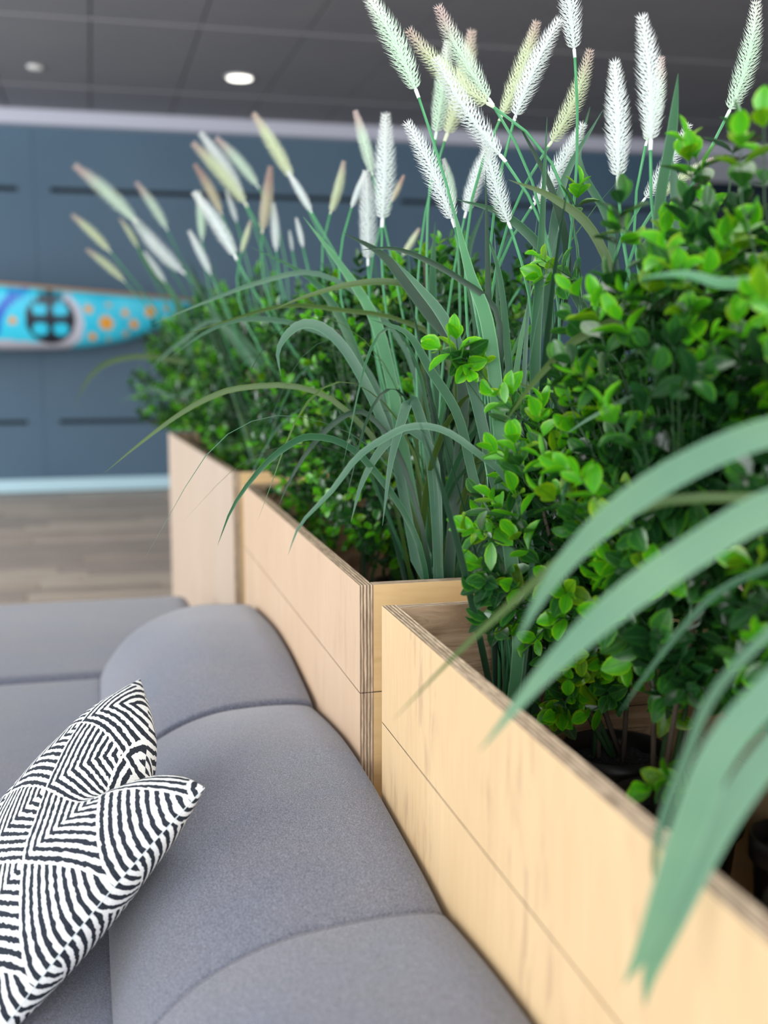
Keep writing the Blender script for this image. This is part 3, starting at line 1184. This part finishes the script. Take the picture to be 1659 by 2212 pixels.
def plume_mesh(m, curve, seed):
    """foxtail plume of unit length along +Z, bending towards +X, with a bare collar at its foot"""
    rd = random.Random(seed)
    verts, faces, uvs = [], [], []

    def axis(tt):
        return Vector((curve * tt * tt, 0, tt))

    def tang(tt):
        return Vector((2 * curve * tt, 0, 1)).normalized()
    # core
    n = 7
    ts = [0, 0.075, 0.08, 0.2, 0.4, 0.6, 0.8, 0.93, 1.0]
    rs = [0.015, 0.0165, 0.011, 0.013, 0.0135, 0.012, 0.010, 0.007, 0.002]
    rings = []
    for tt, r in zip(ts, rs):
        T = tang(tt); Y = Vector((0, 1, 0)); X = Y.cross(T)
        c = axis(tt)
        ring = []
        for k in range(n):
            a = 2 * math.pi * k / n
            verts.append(c + (X * math.cos(a) + Y * math.sin(a)) * r)
            ring.append(len(verts) - 1)
        rings.append(ring)
    for i in range(len(ts) - 1):
        for k in range(n):
            faces.append((rings[i][k], rings[i][(k + 1) % n], rings[i + 1][(k + 1) % n], rings[i + 1][k]))
            uvs += [(0, ts[i]), (0, ts[i]), (0, ts[i + 1]), (0, ts[i + 1])]
    # bristles: curved needles sweeping up and out
    nr = 31
    for i in range(nr):
        tt = 0.085 + 0.905 * i / (nr - 1)
        T = tang(tt); Y = Vector((0, 1, 0)); X = Y.cross(T)
        c = axis(tt)
        env = min(1, 0.62 + 2.2 * (tt - 0.08)) if tt < 0.3 else (1.0 if tt < 0.5 else 1 - 0.62 * ((tt - 0.5) / 0.5) ** 1.3)
        nb = 11
        for k in range(nb):
            a = 2 * math.pi * (k + 0.5 * (i % 2) + rd.uniform(-.15, .15)) / nb
            o = X * math.cos(a) + Y * math.sin(a)
            l = 0.128 * env * rd.uniform(0.88, 1.08)
            r0, r1 = 0.0056, 0.0044
            p0 = c + o * 0.008
            p1 = c + o * (0.008 + l * 0.52) + T * l * 0.30
            p2 = c + o * (0.008 + l * 0.86) + T * l * 0.74
            s = T.cross(o)
            b0 = len(verts)
            verts.extend([p0 - s * r0, p0 + s * r0, p0 + T * r0 * 1.4, p1 - s * r1, p1 + s * r1, p1 + T * r1 * 1.4, p2])
            for q in ((0, 1, 4, 3), (1, 2, 5, 4), (2, 0, 3, 5)):
                faces.append(tuple(b0 + z for z in q)); uvs += [(0, tt)] * 4
            for q in ((3, 4, 6), (4, 5, 6), (5, 3, 6)):
                faces.append(tuple(b0 + z for z in q)); uvs += [(0, tt)] * 3
    me = bpy.data.meshes.new('plume')
    me.from_pydata([tuple(v) for v in verts], [], faces)
    ul = me.uv_layers.new(name='uv')
    ul.data.foreach_set('uv', [c for u in uvs for c in u])
    me.materials.append(m)
    return me


PLUMES = {}
for kk in 'wgypt':
    for ci, cv in enumerate((0.03, 0.12, 0.24)):
        PLUMES[kk, ci] = plume_mesh(M['plume_' + kk], cv, ci + 3)


def grass(loc, label, seed, nblades, hero=(), plumes=(), scale=1.0, lean=(0, 0), potr=0.088, spread=1.0, arcs=0):
    rd = random.Random(seed)
    base = Vector((loc[0], loc[1], SHELF + 0.0005))
    root = empty('potted_grass', base, label, 'ornamental grass', 'artificial plume grasses in the planters')
    root['kind'] = 'thing'
    hs = make_pot(root, base, potr)
    for i in range(nblades):
        me, droop, reach = rd.choice(BLADES)
        az = rd.uniform(0, 2 * math.pi)
        while math.cos(az) < 0.1 and (droop > 0.6 or math.cos(az) < -0.6 and droop > 0.25):
            me, droop, reach = rd.choice(BLADES)
            az = rd.uniform(0, 2 * math.pi)
        r0 = 0.042 * math.sqrt(rd.random())
        o = mesh_obj('blade', me, root)
        a2 = rd.uniform(0, 2 * math.pi)
        o.location = (r0 * math.cos(a2), r0 * math.sin(a2), hs - 0.01)
        s = scale * rd.uniform(0.75, 1.15)
        rot = Matrix.Rotation(R(lean[0]) + rd.gauss(0, 0.04), 4, 'Y') @ Matrix.Rotation(R(lean[1]) + rd.gauss(0, 0.04), 4, 'X') @ Matrix.Rotation(az, 4, 'Z')
        o.rotation_euler = rot.to_euler()
        o.scale = (s * spread, s, s)
    soilp = base + Vector((0, 0, hs - 0.008))
    for h in hero:
        pts_px, d0, d1, wpx, mk = h[:5]
        n = len(pts_px)
        dep = [d0 + (d1 - d0) * i / (n - 1) for i in range(n)]
        P = [at(x, y, d) for (x, y), d in zip(pts_px, dep)]
        if len(h) <= 5 or h[5]:
            P = [soilp + Vector((rd.uniform(-.03, .03), rd.uniform(-.03, .03), 0))] + P
        w = wpx * (sum(dep) / n) / F_PX
        tilt = rd.uniform(-0.5, 0.5)

        def sd(tt, P=P, tilt=tilt):
            k = min(len(P) - 2, int(tt * (len(P) - 1)))
            tg = (P[k + 1] - P[k]).normalized()
            v = (P[k] - CAM).normalized()
            return (tg.cross(v)).normalized() + v * tilt * 0.6
        P2 = [p - base for p in P]
        bm = blade_bm(P2, w, sd, 26 if n > 4 else 18, 0.18, 0.62, 0.7)
        obj('blade', bm, M[mk], root)
    for i in range(arcs):
        # thin arching blades that hang over the side of the sofa, clear of the rim
        out = rd.uniform(0.22, 0.62)
        top = rd.uniform(0.64, 0.92)
        az = rd.uniform(-0.75, 0.75)
        d = Vector((-math.cos(az), math.sin(az), 0))
        e = rd.uniform(0.46, 0.62)
        P2 = [Vector((rd.uniform(-.03, .03), rd.uniform(-.03, .03), hs - 0.01)), d * out * 0.18 + Vector((0, 0, hs + (top - hs) * 0.75)),
              d * out * 0.5 + Vector((0, 0, top)), d * out * 0.8 + Vector((0, 0, top * 0.96)), d * out * 1.05 + Vector((0, 0, max(e, top - 0.24)))]
        bm = blade_bm(P2, rd.uniform(0.0065, 0.0115), Vector((d.y, -d.x, rd.uniform(-.3, .3))), 16, 0.2, 0.5, 0.8)
        obj('blade', bm, M[rd.choice(('blade_olive', 'blade_dark', 'blade_mid', 'blade_grey'))], root)
    for (bx, by, tx, ty, dep, mk, bend) in plumes:
        A = at(bx, by, dep)
        B = at(tx, ty, dep + rd.uniform(-.03, .03))
        ci = 0 if abs(bend) < 0.08 else (1 if abs(bend) < 0.18 else 2)
        ax = B - A
        L = ax.length
        z = ax.normalized()
        v = (A - CAM).normalized()
        x = z.cross(v).normalized()            # image-plane perpendicular
        if bend < 0: x = -x
        cvv = (0.03, 0.12, 0.24)[ci]
        # chord goes from foot to tip: tilt the frame back by the bend
        ang = math.atan(cvv)
        yv = z.cross(x)
        z2 = z * math.cos(ang) - x * math.sin(ang)
        x2 = x * math.cos(ang) + z * math.sin(ang)
        L2 = L / math.hypot(1, cvv)
        pts = [soilp + Vector((rd.uniform(-.03, .03), rd.uniform(-.03, .03), 0))]
        dd = (A - pts[0]).length
        b0_, b3_ = pts[0], A + z2 * 0.003
        b1_, b2_ = b0_ + Vector((0, 0, dd * 0.35)), b3_ - z2 * dd * 0.30
        pts = [b0_ * (1 - q) ** 3 + b1_ * 3 * q * (1 - q) ** 2 + b2_ * 3 * q * q * (1 - q) + b3_ * q ** 3 for q in [k / 9 for k in range(10)]]
        bm = bmesh.new()
        tube(bm, [p - base for p in smooth_path(pts, 14)], [0.0032] * 7 + [0.0026] * 7, 6)
        st = obj('flower_stem', bm, M['stem'], root, True)
        pl = mesh_obj('plume', PLUMES[mk, ci], st)
        yv2 = z2.cross(x2)
        # bristles are sized for a plume about 0.18 m long; keep the plume slim when longer
        m = Matrix((x2 * L2 * 0.98, yv2 * L2 * 0.98, z2 * L2)).transposed().to_4x4()
        m.translation = A - base
        pl.matrix_basis = m
    return root


V = Vector
# ---- nearest planter
shrub((0.82, 1.65), [(V((0.755, 1.64, 1.05)), V((0.19, 0.20, 0.28)))], 300,
      'leafy shrub at the far end of the nearest planter, its bright sprigs over the grass', 11, 0.5,
      sprig_px=[(945, 752, 1.78, -0.9, 0.1), (985, 722, 1.80, -0.2, -1), (1045, 780, 1.82, 0.1, 0.2), (1015, 800, 1.80, 0.1, 0.8), (1105, 845, 1.76, -0.2, -0.7), (1065, 850, 1.72, -0.9, -0.3),
                (1000, 1140, 1.68, -1, 0), (1045, 1150, 1.70, -0.3, 0.3), (1065, 975, 1.70, -1, -0.1), (1110, 950, 1.66, -0.3, -0.6), (1110, 1060, 1.68, -0.4, -0.8), (1160, 900, 1.62, -0.3, -0.5),
                (1170, 560, 1.85, -0.8, 0.0), (1165, 600, 1.85, -0.8, 0.4), (1250, 400, 1.85, 0.1, -1), (1200, 1540, 1.80, -0.4, 0.6), (1245, 1500, 1.80, 0.2, 0.3)])
shrub((0.80, 1.42), [(V((0.78, 1.36, 1.22)), V((0.20, 0.20, 0.38)))], 400,
      'dense leafy shrub in the middle of the nearest planter', 12, 0.5,
      sprig_px=[(1500, 330, 1.5, -0.6, -0.8), (1590, 270, 1.5, 0, -1), (1480, 300, 1.5, -0.4, -1), (1340, 430, 1.45, 0, -1), (1440, 1680, 1.42, -1, -0.1), (1400, 1700, 1.42, -0.8, 0.3)], potr=0.10)
shrub((0.84, 1.07), [(V((0.86, 1.06, 1.20)), V((0.18, 0.20, 0.44)))], 380,
      'leafy shrub at the right edge, over the black pot in the nearest planter', 13, 0.5,
      sprig_px=[(1640, 640, 1.15, -0.7, 0.0), (1600, 300, 1.3, -0.2, -1), (1650, 250, 1.3, -0.2, -1)], potr=0.10)

grass((0.665, 1.72), 'tall plume grass rooted at the far corner of the nearest planter', 31, 26,
      hero=[([(1120, 1400), (1098, 1150), (1060, 740), (1015, 590), (975, 432)], 1.80, 1.88, 30, 'blade_light'),
            ([(1165, 1100), (1155, 800), (1165, 600), (1182, 252)], 1.80, 1.9, 24, 'blade_mid'),
            ([(1180, 900), (1185, 620), (1215, 400), (1302, 238)], 1.9, 2.0, 20, 'blade_grey'),
            ([(1170, 900), (1225, 600), (1195, 420), (1110, 248)], 1.9, 1.95, 18, 'blade_dark'),
            ([(1300, 900), (1330, 650), (1280, 500), (1190, 425), (1098, 388)], 1.8, 1.8, 20, 'blade_olive'),
            ([(1250, 900), (1270, 700), (1180, 550), (1090, 465), (985, 430)], 1.95, 1.95, 22, 'blade_mid'),
            ([(1150, 1000), (1085, 850), (1075, 677), (990, 601), (906, 555), (843, 536), (780, 540)], 1.85, 1.85, 13, 'blade_dark'),
            ([(1150, 1250), (1112, 1060), (1012, 964), (948, 926), (885, 922), (830, 947), (771, 989), (716, 1061), (649, 1133), (622, 1200)], 1.75, 1.72, 15, 'blade_grey'),
            ([(1110, 1300), (1030, 1060), (990, 900), (930, 800), (880, 720), (800, 690)], 1.85, 1.95, 20, 'blade_mid'),
            ([(1110, 1250), (1060, 1000), (1010, 800), (960, 690), (905, 620), (850, 560)], 1.85, 1.95, 24, 'blade_grey'),
            ([(1130, 1250), (1110, 1000), (1100, 800), (1080, 600), (1050, 500)], 1.85, 1.9, 16, 'blade_mid'),
            ([(1422, 700), (1425, 450), (1450, 300), (1465, 158)], 1.7, 1.7, 24, 'blade_mid', 0),
            ([(1480, 700), (1465, 480), (1450, 335)], 1.75, 1.75, 26, 'blade_grey', 0),
            ([(1290, 700), (1320, 500), (1250, 350), (1275, 230)], 2.2, 2.3, 16, 'blade_mid')],
      plumes=[(905, 212, 788, -18, 1.90, 'g', 0.1), (1068, 232, 885, 66, 1.95, 'y', -0.25), (1066, 228, 948, 16, 1.98, 'p', -0.12), (1093, 350, 943, 128, 1.88, 'w', -0.14),
              (1104, 496, 1048, 290, 1.92, 'w', -0.12), (1242, 125, 1212, -120, 1.90, 'w', 0.03), (1108, 268, 1208, 44, 2.02, 'w', -0.12), (1078, 262, 1158, 50, 2.12, 'y', 0.12),
              (1182, 320, 1273, 110, 1.98, 'y', 0.2), (983, 492, 880, 268, 1.90, 'w', 0.12), (1568, 255, 1632, 6, 1.90, 'g', 0.2), (1145, 452, 1258, 270, 2.02, 'w', 0.16)],
      lean=(-2, 0), potr=0.070, spread=0.9)

grass((0.86, 0.86), 'plume grass nearest the camera, its broad blades arching over the planter edge', 32, 6,
      hero=[([(1900, 1200), (1830, 930), (1659, 935), (1480, 1008), (1320, 1115), (1190, 1255), (1108, 1402)], 0.92, 1.08, 62, 'blade_pale'),
            ([(1900, 1300), (1850, 1060), (1659, 1098), (1500, 1190), (1330, 1310), (1180, 1450), (1036, 1622)], 0.90, 1.02, 74, 'blade_pale'),
            ([(1800, 1000), (1780, 650), (1659, 640), (1500, 645), (1400, 670), (1250, 730), (1150, 830), (1085, 922)], 1.35, 1.6, 22, 'blade_olive'),
            ([(1850, 1000), (1800, 780), (1659, 780), (1500, 802), (1380, 850), (1280, 900), (1222, 938)], 1.4, 1.55, 14, 'blade_pale'),
            ([(1850, 1300), (1780, 1190), (1659, 1227), (1535, 1292), (1410, 1438), (1335, 1545)], 1.15, 1.25, 15, 'blade_mid'),
            ([(1850, 1300), (1780, 1080), (1659, 1075), (1400, 1090), (1210, 1211), (1112, 1297), (993, 1406), (847, 1557)], 1.1, 1.25, 20, 'blade_olive'),
            ([(1850, 1500), (1780, 1300), (1659, 1370), (1540, 1500), (1480, 1640), (1425, 1790), (1413, 1880), (1424, 1930)], 0.93, 1.0, 22, 'blade_pale'),
            ([(1900, 1600), (1800, 1400), (1640, 1520), (1545, 1640), (1490, 1780), (1440, 1920), (1390, 2050), (1346, 2128)], 0.84, 0.90, 74, 'blade_pale'),
            ([(1900, 1700), (1800, 1500), (1680, 1610), (1580, 1740), (1500, 1880), (1440, 2010), (1405, 2100), (1392, 2175)], 0.86, 0.90, 66, 'blade_pale'),
            ([(1800, 900), (1770, 610), (1659, 606), (1560, 612), (1480, 592), (1378, 600)], 1.2, 1.2, 24, 'blade_light')],
      scale=0.75, lean=(25, 0), potr=0.075)

grass((0.90, 1.27), 'short plume grass between the shrubs of the nearest planter with white plumes above', 33, 7,
      arcs=0,      plumes=[(1335, 402, 1328, 136, 1.75, 'w', 0.06), (1405, 325, 1386, 38, 1.72, 'w', 0.12), (1393, 320, 1427, 126, 1.95, 'p', 0.1),
              (1385, 440, 1487, 270, 1.95, 'w', 0.1), (1425, 430, 1540, 345, 1.8, 'y', -0.25)], scale=0.8, potr=0.06, lean=(8, 0))

# ---- middle planter
grass((0.69, 2.18), 'thick clump of plume grass at the near end of the middle planter', 34, 64,
      hero=[([(930, 1240), (900, 1133), (860, 909), (839, 795), (805, 681), (738, 576), (655, 468)], 2.3, 2.4, 26, 'blade_light'),
            ([(935, 1240), (898, 1133), (822, 901), (780, 795), (750, 719), (712, 648), (653, 589), (543, 534)], 2.3, 2.5, 20, 'blade_mid'),
            ([(950, 1240), (905, 1240), (864, 1027), (822, 901), (780, 812), (738, 745), (695, 707), (653, 700), (619, 724), (600, 762), (607, 812)], 2.25, 2.2, 22, 'blade_grey'),
            ([(980, 1240), (990, 900), (980, 774), (940, 694), (885, 622), (822, 608), (738, 618), (653, 643), (590, 669)], 2.25, 2.3, 15, 'blade_olive'),
            ([(970, 1240), (1000, 900), (990, 760), (930, 680), (870, 600), (820, 545), (742, 503)], 2.2, 2.25, 28, 'blade_dark'),
            ([(920, 1240), (880, 1120), (800, 1006), (738, 956), (674, 943), (632, 956), (569, 1006), (505, 1091), (470, 1178)], 2.15, 2.0, 15, 'blade_mid'),
            ([(945, 1240), (930, 1000), (900, 880), (883, 868), (864, 922), (843, 1006), (826, 1136)], 2.15, 2.1, 22, 'blade_grey'),
            ([(950, 1240), (940, 1000), (890, 930), (847, 947), (813, 985), (780, 1048), (758, 1128)], 2.15, 2.1, 18, 'blade_grey'),
            ([(930, 1240), (870, 1000), (800, 900), (750, 895), (687, 947), (636, 1019), (600, 1096)], 2.2, 2.15, 12, 'blade_dark'),
            ([(930, 1240), (850, 1010), (740, 880), (640, 835), (520, 838), (450, 860), (380, 900), (300, 960), (225, 1022)], 2.3, 2.2, 12, 'blade_olive'),
            ([(930, 1240), (840, 900), (760, 760), (640, 700), (520, 690), (440, 720), (370, 770)], 2.4, 2.5, 12, 'blade_grey'),
            ([(960, 1240), (900, 820), (800, 660), (680, 590), (560, 610), (450, 650), (330, 700)], 2.4, 2.5, 11, 'blade_grey'),
            ([(980, 1240), (1000, 1000), (960, 760), (860, 690), (740, 670), (620, 660), (500, 690), (380, 730)], 2.3, 2.4, 10, 'blade_olive'),
            ([(1000, 1240), (975, 1000), (940, 800), (935, 600), (940, 480)], 2.3, 2.4, 22, 'blade_mid'),
            ([(1010, 1240), (1040, 900), (1030, 700), (1010, 560), (1050, 440)], 2.3, 2.4, 18, 'blade_mid')],
      plumes=[(940, 302, 967, 92, 2.3, 'g', 0.06), (960, 306, 1018, 70, 2.36, 'y', 0.08), (982, 450, 958, 345, 2.4, 'g', 0.1), (1003, 472, 1068, 300, 2.3, 'w', -0.1),
              (825, 492, 833, 250, 2.5, 'w', 0.03), (806, 382, 768, 242, 2.6, 'p', 0.06), (795, 575, 791, 372, 2.6, 'w', 0.03), (758, 452, 788, 372, 2.7, 'w', 0.06), (843, 440, 872, 380, 2.8, 't', 0.03),
              (1140, 598, 1203, 490, 2.5, 'w', 0.1)],
      lean=(-4, 0), spread=1.05, scale=0.98, arcs=8)
grass((0.86, 2.32), 'plume grass behind the thick clump at the inner side of the middle planter', 35, 34, scale=1.0,
      plumes=[(712, 465, 742, 350, 2.9, 'y', 0.08), (675, 462, 622, 372, 2.9, 'w', 0.06), (868, 555, 905, 495, 2.9, 'y', 0.03)])
shrub((0.66, 2.78), [(V((0.70, 2.80, 1.20)), V((0.22, 0.27, 0.42)))], 460,
      'bushy shrub behind the thick grass clump in the middle planter', 14, 0.5, leaf=0.036,
      sprig_px=[(800, 1140, 2.75, -0.6, -0.2), (760, 1150, 2.8, -0.6, 0), (830, 1160, 2.75, 0.4, -0.3), (690, 680, 2.6, -0.5, -0.8), (665, 690, 2.6, -0.8, 0)])
shrub((0.86, 2.55), [(V((0.84, 2.55, 1.24)), V((0.20, 0.26, 0.44)))], 380,
      'shrub on the inner side of the middle planter, seen through the thick grass clump', 19, 0.4, leaf=0.038, potr=0.07)
shrub((0.64, 3.32), [(V((0.66, 3.36, 1.20)), V((0.23, 0.30, 0.40)))], 430,
      'bushy shrub at the far end of the middle planter', 15, 0.5, leaf=0.036, sprig_px=[(570, 1075, 3.3, -0.8, 0.2)])
grass((0.84, 3.06), 'plume grass standing between the two bushes of the middle planter', 36, 34, scale=1.05, arcs=14,
      plumes=[(655, 537, 640, 472, 3.3, 'w', 0.05), (597, 545, 590, 440, 3.4, 'w', 0.05), (520, 548, 541, 478, 3.4, 'y', 0.05), (635, 392, 549, 248, 3.2, 'y', 0.06), (632, 545, 625, 498, 3.4, 'w', 0.05),
              (566, 505, 584, 362, 3.4, 't', 0.05), (512, 562, 420, 418, 3.2, 'w', 0.1)])

# ---- farthest planter
grass((0.66, 4.16), 'plume grass at the near corner of the farthest planter', 37, 40, scale=1.1, lean=(-8, 0), arcs=12,
      hero=[([(600, 900), (520, 760), (450, 660), (395, 560)], 3.9, 4.0, 16, 'blade_mid'),
            ([(600, 900), (560, 780), (500, 700), (455, 560)], 3.9, 4.0, 16, 'blade_mid'),
            ([(600, 900), (480, 700), (390, 740), (320, 800)], 3.9, 3.9, 10, 'blade_grey')],
      plumes=[(535, 447, 418, 312, 3.8, 'y', 0.14), (526, 432, 434, 290, 3.9, 'w', 0.12), (560, 407, 468, 300, 4.0, 'p', 0.14), (480, 465, 421, 357, 3.9, 't', 0.14),
              (437, 522, 430, 415, 4.0, 'g', 0.03), (456, 594, 409, 500, 3.8, 'w', 0.06), (512, 482, 489, 413, 4.0, 'w', 0.06)])
shrub((0.64, 4.50), [(V((0.62, 4.50, 1.22)), V((0.27, 0.34, 0.42)))], 400,
      'leafy bush at the near end of the farthest planter', 16, 0.5, leaf=0.038)
shrub((0.62, 5.12), [(V((0.56, 5.12, 1.22)), V((0.27, 0.34, 0.42)))], 380,
      'leafy bush in the middle of the farthest planter', 17, 0.5, leaf=0.038)
shrub((0.56, 5.70), [(V((0.48, 5.68, 1.20)), V((0.28, 0.30, 0.38)))], 360,
      'leafy bush at the far end of the farthest planter, in front of the canoe', 18, 0.5, leaf=0.040)
grass((0.62, 5.40), 'leaning plume grass at the far left of the row, in front of the canoe', 38, 34, scale=1.1, lean=(-14, 0), arcs=8,
      hero=[([(420, 800), (400, 700), (375, 640), (310, 560), (290, 500)], 4.9, 4.9, 14, 'blade_mid'),
            ([(460, 820), (380, 780), (300, 770), (230, 785), (190, 820), (160, 875)], 4.9, 4.9, 10, 'blade_olive'),
            ([(450, 850), (380, 860), (330, 840), (300, 850), (250, 870)], 4.9, 4.9, 9, 'blade_grey')],
      plumes=[(297, 482, 163, 360, 4.6, 'p', 0.14), (400, 592, 288, 470, 4.6, 'w', -0.14), (240, 546, 157, 466, 4.7, 'y', 0.14), (270, 609, 188, 540, 4.8, 'y', 0.12),
              (299, 537, 259, 473, 4.8, 'y', 0.12), (362, 498, 295, 396, 4.6, 'p', 0.14), (358, 612, 312, 545, 4.7, 'w', 0.06)])

# what is drawn is in the scene: make sure every transform is evaluated
bpy.context.view_layer.update()
